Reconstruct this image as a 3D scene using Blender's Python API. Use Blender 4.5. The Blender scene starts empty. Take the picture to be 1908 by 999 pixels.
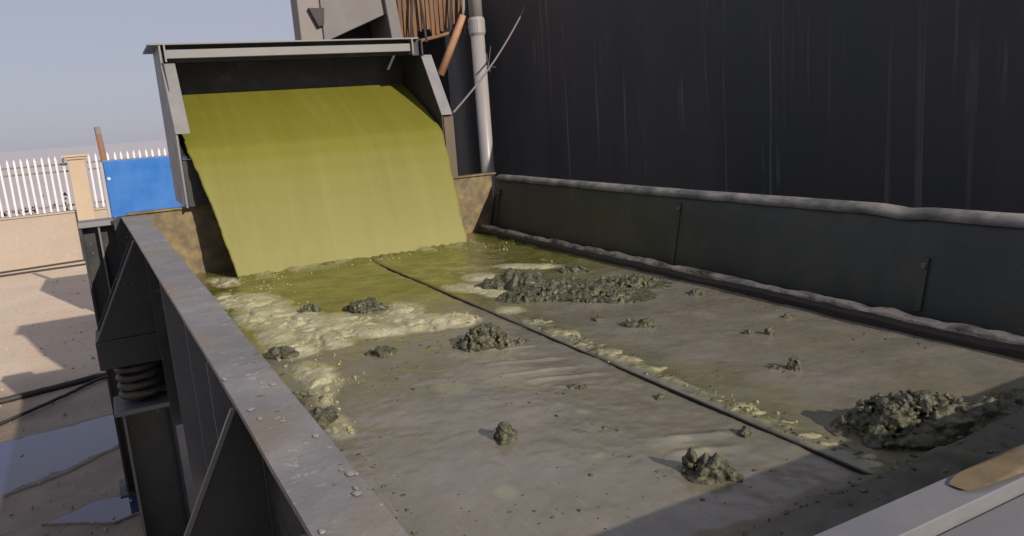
import bpy, bmesh, math, random
import numpy as np
from mathutils import Matrix, Vector

random.seed(7)
rng = np.random.default_rng(11)
S = bpy.context.scene
COL = S.collection

# ------------------------------------------------------------------ camera
cd = bpy.data.cameras.new("camera")
cam = bpy.data.objects.new("camera", cd)
COL.objects.link(cam)
cd.sensor_width = 36.0
cd.lens = 36.0 * 1445.0 / 1908.0
cd.clip_start = 0.02
cd.clip_end = 3000.0
ROT = Matrix(((0.88100606, 0.15458944, -0.4471358),
              (-0.46753136, 0.13983658, -0.87284601),
              (-0.07240684, 0.97803264, 0.19547228)))
cam.matrix_world = Matrix.Translation((0, 0, 1.0)) @ ROT.to_4x4()
S.camera = cam

# ------------------------------------------------------------------ sky, sun, exposure
SUN_AZ = math.radians(16.0)      # sun stands behind the camera, this far to the right of the deck's axis
SUN_EL = math.radians(25.5)
W = bpy.data.worlds.new("World")
S.world = W
W.use_nodes = True
wn = W.node_tree
wn.nodes.clear()
sky = wn.nodes.new("ShaderNodeTexSky")
sky.sky_type = 'NISHITA'
sky.sun_disc = False
sky.sun_elevation = SUN_EL
sky.sun_rotation = math.pi - SUN_AZ
sky.air_density = 1.0
sky.dust_density = 0.9
sky.ozone_density = 4.0
hs = wn.nodes.new("ShaderNodeHueSaturation")
hs.inputs['Saturation'].default_value = 1.0
bg = wn.nodes.new("ShaderNodeBackground")
bg.inputs['Strength'].default_value = 0.063
wo = wn.nodes.new("ShaderNodeOutputWorld")
wn.links.new(sky.outputs[0], hs.inputs['Color'])
veil = wn.nodes.new("ShaderNodeMix")               # even dust haze over the whole sky
veil.data_type = 'RGBA'
veil.inputs[0].default_value = 0.82
veil.inputs[7].default_value = (4.45, 4.42, 5.30, 1.0)
wn.links.new(hs.outputs[0], veil.inputs[6])
wn.links.new(veil.outputs[2], bg.inputs['Color'])
wn.links.new(bg.outputs[0], wo.inputs['Surface'])

sd = bpy.data.lights.new("sun", 'SUN')
sd.energy = 3.25
sd.angle = math.radians(0.6)
sd.color = (1.0, 0.90, 0.76)
sun = bpy.data.objects.new("sun", sd)
COL.objects.link(sun)
to_sun = Vector((math.sin(SUN_AZ) * math.cos(SUN_EL), -math.cos(SUN_AZ) * math.cos(SUN_EL), math.sin(SUN_EL)))
sun.rotation_euler = to_sun.to_track_quat('Z', 'Y').to_euler()

S.view_settings.view_transform = 'Standard'
S.view_settings.look = 'None'
S.view_settings.gamma = 1.0
S.view_settings.exposure = 0.6

# ------------------------------------------------------------------ materials
class NT:
    def __init__(self, name):
        self.m = bpy.data.materials.new(name)
        self.m.use_nodes = True
        self.t = self.m.node_tree
        self.p = self.t.nodes['Principled BSDF']
        self.tc = self.t.nodes.new('ShaderNodeTexCoord')
    def n(self, kind, **kw):
        x = self.t.nodes.new(kind)
        for k, v in kw.items():
            setattr(x, k, v)
        return x
    def l(self, a, b):
        self.t.links.new(a, b)
    def mapping(self, scale=(1, 1, 1), rot=(0, 0, 0)):
        mp = self.n('ShaderNodeMapping')
        mp.inputs['Scale'].default_value = scale
        mp.inputs['Rotation'].default_value = rot
        self.l(self.tc.outputs['Object'], mp.inputs['Vector'])
        return mp.outputs[0]
    def noise(self, scale, detail=4, rough=0.55, vec=None, dist=0.0):
        x = self.n('ShaderNodeTexNoise')
        x.inputs['Scale'].default_value = scale
        x.inputs['Detail'].default_value = detail
        x.inputs['Roughness'].default_value = rough
        x.inputs['Distortion'].default_value = dist
        self.l(vec if vec is not None else self.tc.outputs['Object'], x.inputs['Vector'])
        return x.outputs['Fac']
    def ramp(self, fac, stops):
        r = self.n('ShaderNodeValToRGB')
        e = r.color_ramp.elements
        while len(e) < len(stops):
            e.new(0.5)
        for i, (p, c) in enumerate(stops):
            e[i].position = p
            e[i].color = (c, c, c, 1) if not isinstance(c, tuple) else (c[0], c[1], c[2], 1)
        self.l(fac, r.inputs[0])
        return r.outputs[0]
    def mix(self, fac, a, b, mode='MIX'):
        x = self.n('ShaderNodeMix', data_type='RGBA', blend_type=mode)
        for sock, v in ((x.inputs[0], fac), (x.inputs[6], a), (x.inputs[7], b)):
            if isinstance(v, (int, float)):
                sock.default_value = v
            elif isinstance(v, tuple):
                sock.default_value = (v[0], v[1], v[2], 1)
            else:
                self.l(v, sock)
        return x.outputs[2]
    def math(self, op, a, b=0.0):
        x = self.n('ShaderNodeMath', operation=op)
        for i, v in enumerate((a, b)):
            if isinstance(v, (int, float)):
                x.inputs[i].default_value = v
            else:
                self.l(v, x.inputs[i])
        return x.outputs[0]
    def color(self, c):
        if isinstance(c, tuple):
            self.p.inputs['Base Color'].default_value = (c[0], c[1], c[2], 1)
        else:
            self.l(c, self.p.inputs['Base Color'])
    def rough(self, v):
        if isinstance(v, (int, float)):
            self.p.inputs['Roughness'].default_value = v
        else:
            self.l(v, self.p.inputs['Roughness'])
    def bump(self, h, strength=0.3, dist=0.01):
        b = self.n('ShaderNodeBump')
        b.inputs['Strength'].default_value = strength
        b.inputs['Distance'].default_value = dist
        self.l(h, b.inputs['Height'])
        self.l(b.outputs[0], self.p.inputs['Normal'])
    def attr(self, name):
        a = self.n('ShaderNodeAttribute', attribute_name=name)
        return a

def steel(name, base, dirt, amount=0.5, rough=0.5, scale=6.0, streak=False, metallic=0.0, specks=False):
    k = NT(name)
    v = k.mapping((1, 1, 0.15)) if streak else None
    a = k.noise(scale, 6, 0.65, v)
    f = k.ramp(a, [(0.42, 0.0), (0.72, amount)])
    c = k.mix(f, base, dirt)
    b = k.noise(scale * 9, 3, 0.6)
    c = k.mix(k.ramp(b, [(0.55, 0.0), (0.8, 0.35 * amount)]), c, tuple(min(1, q * 1.6 + 0.02) for q in base))
    if specks:
        vo = k.n('ShaderNodeTexVoronoi'); vo.inputs['Scale'].default_value = 26.0
        k.l(k.tc.outputs['Object'], vo.inputs['Vector'])
        sp = k.math('MULTIPLY', k.ramp(vo.outputs['Distance'], [(0.10, 1.0), (0.22, 0.0)]), k.ramp(k.noise(7, 3, 0.6), [(0.50, 0.0), (0.60, 0.8)]))
        c = k.mix(sp, c, (0.16, 0.145, 0.115))
    k.color(c)
    k.rough(k.ramp(a, [(0.3, max(0.15, rough - 0.12)), (0.75, min(1, rough + 0.25))]))
    k.p.inputs['Metallic'].default_value = metallic
    k.bump(k.noise(scale * 4, 5, 0.6), 0.15, 0.004)
    return k.m

M = {}
M['dark_paint'] = steel('dark_paint', (0.016, 0.020, 0.024), (0.050, 0.047, 0.044), 0.6, 0.45, specks=True)
M['edge_paint'] = steel('edge_paint', (0.115, 0.12, 0.125), (0.17, 0.16, 0.15), 0.6, 0.5, specks=True)  # worn and sunlit edges painted as a paler copy of the dark steel
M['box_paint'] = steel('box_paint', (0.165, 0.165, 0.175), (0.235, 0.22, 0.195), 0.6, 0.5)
M['box_shade'] = steel('box_shade', (0.020, 0.020, 0.024), (0.055, 0.045, 0.04), 0.5, 0.6)  # feed box steel with its inner shade put into the colour
M['beam_paint'] = steel('beam_paint', (0.125, 0.127, 0.145), (0.20, 0.19, 0.18), 0.5, 0.45, 3, specks=True)
M['spring_steel'] = steel('spring_steel', (0.016, 0.016, 0.015), (0.085, 0.07, 0.05), 0.8, 0.5, 11, specks=True)
M['brown_plate'] = steel('brown_plate', (0.10, 0.075, 0.042), (0.30, 0.22, 0.10), 0.9, 0.65, 9)
M['rust_post'] = steel('rust_post', (0.10, 0.072, 0.05), (0.16, 0.12, 0.085), 0.7, 0.7, 7, streak=True)

# flange: grey paint under dried mud, worn pale and stained tan
k = NT('rail_paint')
a = k.noise(5, 7, 0.62)
b = k.noise(2.3, 3, 0.5)
c = k.mix(k.ramp(a, [(0.38, 0.0), (0.66, 1.0)]), (0.150, 0.142, 0.145), (0.225, 0.213, 0.208))
c = k.mix(k.ramp(b, [(0.50, 0.0), (0.64, 0.85)]), c, (0.185, 0.145, 0.09))
c = k.mix(k.ramp(k.noise(34, 4, 0.7), [(0.60, 0.0), (0.72, 0.75)]), c, (0.40, 0.38, 0.35))
c = k.mix(k.ramp(k.noise(21, 3, 0.6, k.mapping((1, 1.7, 1))), [(0.66, 0.0), (0.72, 0.8)]), c, (0.065, 0.056, 0.045))
k.color(c); k.rough(k.ramp(a, [(0.3, 0.38), (0.7, 0.7)]))
k.bump(k.noise(16, 6, 0.65), 0.5, 0.008)
M['rail_paint'] = k.m

# rubbery dark side lining of the deck, dusty at the lip
k = NT('lining')
a = k.noise(4, 6, 0.6, k.mapping((1, 1, 0.5)))
c = k.mix(k.ramp(a, [(0.4, 0.0), (0.7, 1.0)]), (0.026, 0.031, 0.027), (0.050, 0.050, 0.039))
c = k.mix(k.ramp(k.noise(30, 4, 0.6), [(0.62, 0.0), (0.8, 0.5)]), c, (0.10, 0.09, 0.075))
k.color(c); k.rough(0.5)
k.bump(k.noise(12, 5, 0.6), 0.25, 0.01)
M['lining'] = k.m

k = NT('dusty_lip')
a = k.noise(11, 6, 0.65, k.mapping((1, 0.5, 1)))
k.color(k.mix(k.ramp(a, [(0.4, 0.0), (0.62, 1.0)]), (0.085, 0.086, 0.080), (0.24, 0.225, 0.20)))
k.rough(0.7); k.bump(a, 0.5, 0.01)
M['dusty_lip'] = k.m

k = NT('muddy_bar')
a = k.noise(13, 6, 0.7, k.mapping((1, 0.45, 1)))
k.color(k.mix(k.ramp(a, [(0.36, 0.0), (0.58, 1.0)]), (0.06, 0.045, 0.03), (0.50, 0.44, 0.34)))
k.rough(0.75); k.bump(k.noise(40, 5, 0.7), 0.7, 0.012)
M['muddy_bar'] = k.m
M['bar_face'] = steel('bar_face', (0.016, 0.013, 0.010), (0.045, 0.035, 0.022), 0.7, 0.6, 12)

# wet mud over the screen panels
k = NT('wet_mud')
ye = k.attr('yel').outputs['Fac']
pa = k.attr('pale').outputs['Fac']
sh = k.attr('dark').outputs['Fac']
big = k.noise(1.7, 4, 0.55)
c = k.mix(k.ramp(big, [(0.38, 0.0), (0.62, 1.0)]), (0.154, 0.137, 0.095), (0.180, 0.163, 0.132))
c = k.mix(k.ramp(k.noise(3.1, 3, 0.5, k.mapping((1, 1, 1), (0, 0, 1.1))), [(0.5, 0.0), (0.68, 0.6)]), c, (0.128, 0.132, 0.108))
c = k.mix(k.ramp(k.noise(4.6, 3, 0.5, k.mapping((1, 1, 1), (0, 0, 2.1))), [(0.56, 0.0), (0.7, 0.5)]), c, (0.225, 0.195, 0.165))
c = k.mix(k.ramp(k.noise(60, 5, 0.7), [(0.5, 0.0), (0.8, 0.22)]), c, (0.095, 0.08, 0.055))
streak = k.noise(9, 5, 0.6, k.mapping((5.5, 0.6, 1), (0, 0, 0.5)))
c = k.mix(k.ramp(streak, [(0.58, 0.0), (0.72, 0.4)]), c, (0.26, 0.235, 0.19))
yc = k.mix(k.ramp(k.noise(3.5, 4, 0.6), [(0.35, 0.0), (0.65, 1.0)]), (0.080, 0.084, 0.013), (0.130, 0.120, 0.023))
yc = k.mix(k.ramp(k.noise(22, 4, 0.6, k.mapping((2.5, 0.7, 1))), [(0.6, 0.0), (0.72, 0.5)]), yc, (0.24, 0.22, 0.09))
c = k.mix(ye, c, yc)
c = k.mix(pa, c, (0.33, 0.315, 0.185))
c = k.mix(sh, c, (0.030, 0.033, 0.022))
k.color(c)
r = k.ramp(k.noise(6, 4, 0.6), [(0.36, 0.14), (0.66, 0.46)])
k.rough(k.mix(sh, r, (0.85, 0.85, 0.85)))
k.bump(k.noise(48, 5, 0.6), 0.18, 0.005)
k.l(k.ramp(sh, [(0.0, 0.40), (0.5, 0.0)]), k.p.inputs['Coat Weight'])
k.p.inputs['Coat Roughness'].default_value = 0.16
M['wet_mud'] = k.m

k = NT('foam')
a = k.noise(9, 5, 0.6)
c = k.mix(k.ramp(a, [(0.36, 0.0), (0.62, 1.0)]), (0.34, 0.325, 0.19), (0.47, 0.455, 0.31))
c = k.mix(k.ramp(k.noise(26, 4, 0.65), [(0.60, 0.0), (0.72, 0.6)]), c, (0.22, 0.19, 0.09))
vo = k.n('ShaderNodeTexVoronoi'); vo.inputs['Scale'].default_value = 70.0
k.l(k.tc.outputs['Object'], vo.inputs['Vector'])
c = k.mix(k.ramp(vo.outputs['Distance'], [(0.25, 0.0), (0.7, 0.45)]), c, (0.22, 0.195, 0.10))
c = k.mix(k.attr('thick').outputs['Fac'], (0.27, 0.25, 0.145), c)
k.color(c); k.rough(0.36)
k.p.inputs['Subsurface Weight'].default_value = 0.25
k.p.inputs['Subsurface Radius'].default_value = (0.02, 0.018, 0.01)
k.p.inputs['Subsurface Scale'].default_value = 0.5
k.bump(k.noise(70, 4, 0.6), 0.15, 0.003)
M['foam'] = k.m

k = NT('clump_mud')
a = k.noise(55, 4, 0.6)
c = k.mix(k.ramp(a, [(0.38, 0.0), (0.66, 1.0)]), (0.026, 0.030, 0.019), (0.118, 0.108, 0.056))
k.color(c); k.rough(k.ramp(k.noise(30, 2), [(0.4, 0.25), (0.65, 0.6)]))
k.bump(k.noise(190, 4, 0.65), 0.8, 0.004)
M['clump_mud'] = k.m

k = NT('slurry')
v = k.mapping((3.0, 0.25, 0.25))
a = k.noise(1.2, 4, 0.6, v)
c = k.mix(k.ramp(a, [(0.30, 0.0), (0.70, 1.0)]), (0.134, 0.127, 0.015), (0.152, 0.146, 0.022))
fa = k.attr('fall').outputs['Fac']
c = k.mix(k.math('MULTIPLY', fa, 0.75), c, (0.235, 0.222, 0.080))  # sun on the steep fall painted in as a paler tone
sk = k.noise(9, 5, 0.6, k.mapping((1.6, 0.10, 0.10)), 0.3)
c = k.mix(k.ramp(sk, [(0.50, 0.0), (0.74, 0.13)]), c, (0.25, 0.24, 0.10))
c = k.mix(k.ramp(sk, [(0.30, 0.10), (0.46, 0.0)]), c, (0.085, 0.075, 0.008))
k.color(c); k.rough(0.55); k.p.inputs['Specular IOR Level'].default_value = 0.22
k.bump(sk, 0.05, 0.02)
M['slurry'] = k.m

k = NT('bubble')
k.color((0.55, 0.53, 0.30)); k.rough(0.05)
k.p.inputs['Transmission Weight'].default_value = 0.6
k.p.inputs['IOR'].default_value = 1.2
M['bubble'] = k.m

# tall dark wall: sooty sheet with pale drips running down it
k = NT('dark_wall')
a = k.noise(1.1, 5, 0.6, k.mapping((1, 1, 0.3)))
c = k.mix(k.ramp(a, [(0.4, 0.0), (0.65, 1.0)]), (0.022, 0.027, 0.034), (0.037, 0.036, 0.041))
st = k.noise(3.2, 3, 0.55, k.mapping((1, 4.2, 0.07)), 0.25)
st2 = k.noise(1.3, 3, 0.5, k.mapping((1, 1.2, 0.5)))
f = k.math('MULTIPLY', k.ramp(st, [(0.605, 0.0), (0.70, 0.75)]), k.ramp(st2, [(0.42, 0.0), (0.62, 1.0)]))
c = k.mix(f, c, (0.15, 0.15, 0.16))
st3 = k.noise(9.0, 3, 0.5, k.mapping((1, 1.6, 0.07)), 0.15)
f3 = k.math('MULTIPLY', k.ramp(st3, [(0.62, 0.0), (0.72, 0.7)]), k.ramp(k.noise(1.7, 2), [(0.46, 0.0), (0.62, 1.0)]))
c = k.mix(f3, c, (0.11, 0.11, 0.105))
k.color(c); k.rough(0.6); k.bump(k.noise(3, 4, 0.5, k.mapping((1, 1, 0.2))), 0.2, 0.03)
M['dark_wall'] = k.m

M['pipe'] = steel('pipe', (0.27, 0.255, 0.26), (0.20, 0.175, 0.155), 0.6, 0.4, 5, streak=True)
M['rope'] = steel('rope', (0.16, 0.14, 0.14), (0.22, 0.19, 0.17), 0.5, 0.8, 30)
M['cable'] = steel('cable', (0.02, 0.017, 0.016), (0.05, 0.04, 0.03), 0.5, 0.6, 10)
M['shed_grey'] = steel('shed_grey', (0.125, 0.115, 0.122), (0.17, 0.15, 0.14), 0.6, 0.6, 3)
M['shed_pale'] = steel('shed_pale', (0.19, 0.17, 0.165), (0.26, 0.23, 0.20), 0.5, 0.7, 4, specks=True)
M['shed_dark'] = steel('shed_dark', (0.030, 0.026, 0.030), (0.06, 0.05, 0.05), 0.5, 0.7, 4)
M['rusty_wood'] = steel('rusty_wood', (0.19, 0.10, 0.05), (0.07, 0.04, 0.025), 0.9, 0.8, 9, streak=True)
M['orange_wood'] = steel('orange_wood', (0.34, 0.17, 0.09), (0.42, 0.27, 0.17), 0.8, 0.6, 6)
M['white_metal'] = steel('white_metal', (0.62, 0.60, 0.60), (0.42, 0.37, 0.35), 0.4, 0.45, 6)
M['rail_metal'] = steel('rail_metal', (0.13, 0.11, 0.12), (0.24, 0.20, 0.20), 0.5, 0.5, 6)
M['cream_wall'] = steel('cream_wall', (0.36, 0.295, 0.245), (0.32, 0.26, 0.21), 0.6, 0.85, 1.2)
M['cream_pillar'] = steel('cream_pillar', (0.42, 0.33, 0.24), (0.37, 0.29, 0.21), 0.5, 0.85, 2.0)
M['blue_metal'] = steel('blue_metal', (0.016, 0.130, 0.43), (0.034, 0.17, 0.48), 0.6, 0.4, 2.5)
M['pale_metal'] = steel('pale_metal', (0.36, 0.34, 0.35), (0.28, 0.26, 0.26), 0.5, 0.5, 4)
M['pole_wood'] = steel('pole_wood', (0.20, 0.105, 0.065), (0.30, 0.19, 0.13), 0.6, 0.8, 8, streak=True)
M['field'] = steel('field', (0.42, 0.40, 0.43), (0.48, 0.455, 0.49), 0.8, 0.9, 0.15)  # distance haze put into the pale land colour
M['shrub'] = steel('shrub', (0.05, 0.055, 0.035), (0.09, 0.08, 0.05), 0.7, 0.8, 5)

k = NT('yard_concrete')
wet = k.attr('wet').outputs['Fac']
a = k.noise(0.55, 6, 0.6)
c = k.mix(k.ramp(a, [(0.36, 0.0), (0.66, 1.0)]), (0.53, 0.42, 0.31), (0.60, 0.50, 0.40))
c = k.mix(k.ramp(k.noise(2.8, 5, 0.65), [(0.60, 0.0), (0.75, 0.35)]), c, (0.34, 0.25, 0.165))
damp_shade = k.mix(k.ramp(k.noise(1.6, 6, 0.65), [(0.36, 0.0), (0.64, 1.0)]), (0.115, 0.085, 0.058), (0.215, 0.165, 0.115))  # damp brown, deepened to put in shade the sun leaves out
c = k.mix(wet, c, damp_shade)
c = k.mix(k.ramp(k.noise(14, 5, 0.7), [(0.5, 0.0), (0.8, 0.3)]), c, (0.18, 0.14, 0.10))
k.color(c)
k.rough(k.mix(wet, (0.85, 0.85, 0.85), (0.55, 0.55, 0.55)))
k.bump(k.noise(9, 6, 0.7), 0.3, 0.02)
M['yard_concrete'] = k.m

k = NT('puddle_water')
d = k.math('ADD', k.attr('depth').outputs['Fac'], k.math('MULTIPLY', k.math('SUBTRACT', k.noise(4.5, 6, 0.65), 0.5), 1.5))
wm = k.ramp(d, [(0.50, 0.0), (0.57, 1.0)])
damp = k.mix(k.ramp(k.noise(7, 5, 0.65), [(0.4, 0.0), (0.62, 1.0)]), (0.070, 0.052, 0.038), (0.13, 0.10, 0.07))
k.color(k.mix(wm, damp, k.mix(k.ramp(k.noise(1.8, 4), [(0.4, 0.0), (0.62, 1.0)]), (0.022, 0.030, 0.095), (0.045, 0.045, 0.075))))  # blue sky reflection painted into the water colour
k.rough(k.mix(wm, (0.6, 0.6, 0.6), (0.05, 0.05, 0.05))); k.p.inputs['IOR'].default_value = 1.5
k.p.inputs['Specular IOR Level'].default_value = 0.8
k.bump(k.noise(2.5, 3), 0.04, 0.02)
M['puddle_water'] = k.m

# ------------------------------------------------------------------ helpers
def link(name, verts, faces, mat, parent=None, smooth=False, bevel=0.0):
    me = bpy.data.meshes.new(name)
    me.from_pydata([tuple(v) for v in verts], [], faces)
    bm = bmesh.new(); bm.from_mesh(me)
    bmesh.ops.recalc_face_normals(bm, faces=bm.faces)
    bm.to_mesh(me); bm.free()
    if isinstance(mat, str):
        mat = M[mat]
    me.materials.append(mat)
    if smooth:
        me.polygons.foreach_set('use_smooth', [True] * len(me.polygons))
    o = bpy.data.objects.new(name, me)
    COL.objects.link(o)
    if parent:
        o.parent = parent
    if bevel:
        b = o.modifiers.new('bevel', 'BEVEL'); b.width = bevel; b.segments = 2; b.limit_method = 'ANGLE'
    return o

def tag(o, label=None, cat=None, group=None, kind=None):
    if label: o['label'] = label
    if cat: o['category'] = cat
    if group: o['group'] = group
    if kind: o['kind'] = kind
    return o

def thing(name, label, cat, group=None):
    o = bpy.data.objects.new(name, None)
    COL.objects.link(o)
    o.empty_display_size = 0.1
    return tag(o, label, cat, group)

class MB:
    def __init__(self):
        self.v, self.f = [], []
    def hexa(self, p):
        b = len(self.v); self.v += [tuple(q) for q in p]
        for f in ((0, 3, 2, 1), (4, 5, 6, 7), (0, 1, 5, 4), (1, 2, 6, 5), (2, 3, 7, 6), (3, 0, 4, 7)):
            self.f.append(tuple(b + i for i in f))
        return self
    def box(self, x0, x1, y0, y1, z0, z1):
        return self.hexa([(x0, y0, z0), (x1, y0, z0), (x1, y1, z0), (x0, y1, z0), (x0, y0, z1), (x1, y0, z1), (x1, y1, z1), (x0, y1, z1)])
    def prism(self, poly, axis, a, b):
        """poly in the two other axes, extruded from a to b along axis"""
        n = len(poly); s = len(self.v)
        def P(q, t):
            return {'x': (t, q[0], q[1]), 'y': (q[0], t, q[1]), 'z': (q[0], q[1], t)}[axis]
        self.v += [P(q, a) for q in poly] + [P(q, b) for q in poly]
        self.f.append(tuple(s + i for i in range(n))); self.f.append(tuple(s + n + i for i in reversed(range(n))))
        for i in range(n):
            j = (i + 1) % n
            self.f.append((s + i, s + j, s + n + j, s + n + i))
        return self
    def tube(self, pts, r, n=10, cap=True):
        pts = [Vector(p) for p in pts]; s = len(self.v)
        up = Vector((0, 0, 1))
        rs = r if isinstance(r, (list, tuple)) else [r] * len(pts)
        prev = None
        for i, p in enumerate(pts):
            t = (pts[min(i + 1, len(pts) - 1)] - pts[max(i - 1, 0)]).normalized()
            if prev is None:
                a = t.cross(up if abs(t.z) < 0.9 else Vector((1, 0, 0))).normalized()
            else:
                a = (prev - t * prev.dot(t)).normalized()
            prev = a; b = t.cross(a)
            for q in range(n):
                w = 2 * math.pi * q / n
                self.v.append(tuple(p + (a * math.cos(w) + b * math.sin(w)) * rs[i]))
        for i in range(len(pts) - 1):
            for q in range(n):
                self.f.append((s + i * n + q, s + i * n + (q + 1) % n, s + (i + 1) * n + (q + 1) % n, s + (i + 1) * n + q))
        if cap:
            self.f.append(tuple(s + q for q in reversed(range(n)))); self.f.append(tuple(s + (len(pts) - 1) * n + q for q in range(n)))
        return self
    def build(self, name, mat, parent=None, smooth=False, bevel=0.0):
        return link(name, self.v, self.f, mat, parent, smooth, bevel)

def vnoise(x, y, seed=0):
    xi = np.floor(x).astype(np.int64); yi = np.floor(y).astype(np.int64)
    fx = x - xi; fy = y - yi
    fx = fx * fx * (3 - 2 * fx); fy = fy * fy * (3 - 2 * fy)
    def h(a, b):
        n = (a * 374761393 + b * 668265263 + seed * 2246822519) & 0xffffffff
        n = ((n ^ (n >> 13)) * 1274126177) & 0xffffffff
        return ((n ^ (n >> 16)) & 0xffff) / 65535.0
    return (h(xi, yi) * (1 - fx) + h(xi + 1, yi) * fx) * (1 - fy) + (h(xi, yi + 1) * (1 - fx) + h(xi + 1, yi + 1) * fx) * fy

def fbm(x, y, s, seed=0, o=4):
    t = np.zeros_like(x); a = 1.0; n = 0.0
    for i in range(o):
        t += a * vnoise(x * s * 2 ** i + 17.3 * i, y * s * 2 ** i - 9.1 * i, seed + i); n += a; a *= 0.5
    return t / n

def smooth(a, b, x):
    t = np.clip((x - a) / (b - a), 0, 1)
    return t * t * (3 - 2 * t)

def ell(X, Y, e):
    """1 at the middle of an oblique patch (x, y, half width, half depth, heading), 0 at its rim, negative outside"""
    cx, cy, rx, ry, an = e
    a = np.array([math.cos(an), math.sin(an)]) * rx
    l = math.hypot(cx, cy); b = np.array([cx / l, cy / l]) * ry
    d = a[0] * b[1] - a[1] * b[0]
    u = ((X - cx) * b[1] - (Y - cy) * b[0]) / d
    v = (-(X - cx) * a[1] + (Y - cy) * a[0]) / d
    return 1 - (u * u + v * v)

def grid_mesh(name, X, Y, Z, mat, keep=None, attrs=None, parent=None):
    ny, nx = X.shape
    V = np.stack([X.ravel(), Y.ravel(), Z.ravel()], 1)
    i = np.arange(ny * nx).reshape(ny, nx)
    F = np.stack([i[:-1, :-1].ravel(), i[:-1, 1:].ravel(), i[1:, 1:].ravel(), i[1:, :-1].ravel()], 1)
    if keep is not None:
        k = keep.ravel()
        F = F[k[F].any(1)]
        used = np.unique(F)
        re = np.full(ny * nx, -1); re[used] = np.arange(len(used))
        V = V[used]; F = re[F]
    else:
        used = np.arange(ny * nx)
    me = bpy.data.meshes.new(name)
    me.vertices.add(len(V)); me.vertices.foreach_set('co', V.astype(np.float32).ravel())
    me.loops.add(F.size); me.loops.foreach_set('vertex_index', F.astype(np.int32).ravel())
    me.polygons.add(len(F)); me.polygons.foreach_set('loop_start', np.arange(0, F.size, 4, dtype=np.int32))
    me.update(calc_edges=True); me.validate()
    me.polygons.foreach_set('use_smooth', [True] * len(me.polygons))
    for n, a in (attrs or {}).items():
        at = me.attributes.new(n, 'FLOAT', 'POINT'); at.data.foreach_set('value', a.ravel()[used].astype(np.float32))
    me.materials.append(M[mat])
    o = bpy.data.objects.new(name, me); COL.objects.link(o)
    if parent: o.parent = parent
    return o

GZ = -1.6     # level of the yard

# ------------------------------------------------------------------ setting: yard, field, puddles
def yard():
    xs = np.concatenate([[-300, -80, -30, -14], np.linspace(-8, 8, 81), [14, 30, 80, 300]])
    ys = np.concatenate([[-300, -80, -20], np.linspace(-4, 20.3, 110)])
    X, Y = np.meshgrid(xs, ys)
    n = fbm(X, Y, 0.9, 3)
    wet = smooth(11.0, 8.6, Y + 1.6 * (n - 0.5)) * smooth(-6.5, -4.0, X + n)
    Z = np.full_like(X, GZ) + 0.012 * (fbm(X, Y, 0.8, 9) - 0.5) * (np.abs(X) < 9) * (Y > -4)
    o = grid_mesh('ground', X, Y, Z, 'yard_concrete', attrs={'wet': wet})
    tag(o, 'cream concrete yard, damp and brown with painted shade beside the machine', None, kind='structure')
    o = MB().box(-900, 900, 20.5, 1800, GZ - 0.5, GZ - 0.02).build('field', 'field')
    tag(o, 'flat dusty land beyond the picket fence, haze put into its pale colour', None, kind='structure')
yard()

def puddle(pts, n_extra=7, seed=0):
    r = random.Random(seed); out = []
    for i, p in enumerate(pts):
        q = pts[(i + 1) % len(pts)]
        for k_ in range(n_extra):
            t = k_ / n_extra
            amp = 0.018 * math.hypot(q[0] - p[0], q[1] - p[1]) * (0 if k_ == 0 else 1)
            out.append((p[0] + (q[0] - p[0]) * t + r.uniform(-amp, amp), p[1] + (q[1] - p[1]) * t + r.uniform(-amp, amp)))
    cx = sum(p[0] for p in out) / len(out); cy = sum(p[1] for p in out) / len(out)
    n = len(out); V, F, D = [], [], []
    for q, w in enumerate((1.06, 1.0, 0.93, 0.85, 0.7, 0.45)):
        for p in out:
            V.append((cx + (p[0] - cx) * w, cy + (p[1] - cy) * w, GZ + (-0.012 if q == 0 else 0.012))); D.append((0, 0.12, 0.45, 0.75, 1, 1)[q])
    V.append((cx, cy, GZ + 0.012)); D.append(1)
    for q in range(5):
        for i in range(n):
            F.append((q * n + i, q * n + (i + 1) % n, (q + 1) * n + (i + 1) % n, (q + 1) * n + i))
    for i in range(n):
        F.append((5 * n + i, 5 * n + (i + 1) % n, 6 * n))
    o = link('puddle', V, F, 'puddle_water')
    at = o.data.attributes.new('depth', 'FLOAT', 'POINT'); at.data.foreach_set('value', D)
    return o

# ------------------------------------------------------------------ boundary wall and picket fence
bw = thing('boundary_wall', 'low cream wall under the white picket fence', 'wall')
MB().box(-14, 3.9, 20.3, 20.55, GZ - 0.3, -0.50).build('wall', 'cream_wall', bw, bevel=0.01)
MB().box(-14, 3.9, 20.27, 20.58, -0.497, -0.455).build('coping', 'cream_wall', bw, bevel=0.008)
pl = thing('fence_pillar', 'cream pillar with a flat cap between two bays of white pickets', 'pillar')
MB().box(-0.64, -0.29, 20.14, 20.52, GZ - 0.2, 0.74).build('shaft', 'cream_pillar', pl, bevel=0.01)
MB().box(-0.71, -0.22, 20.07, 20.59, 0.743, 0.80).build('cap', 'cream_pillar', pl, bevel=0.012)
MB().box(-0.68, -0.25, 20.10, 20.56, 0.69, 0.738).build('neck_moulding', 'cream_pillar', pl, bevel=0.012)

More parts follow.
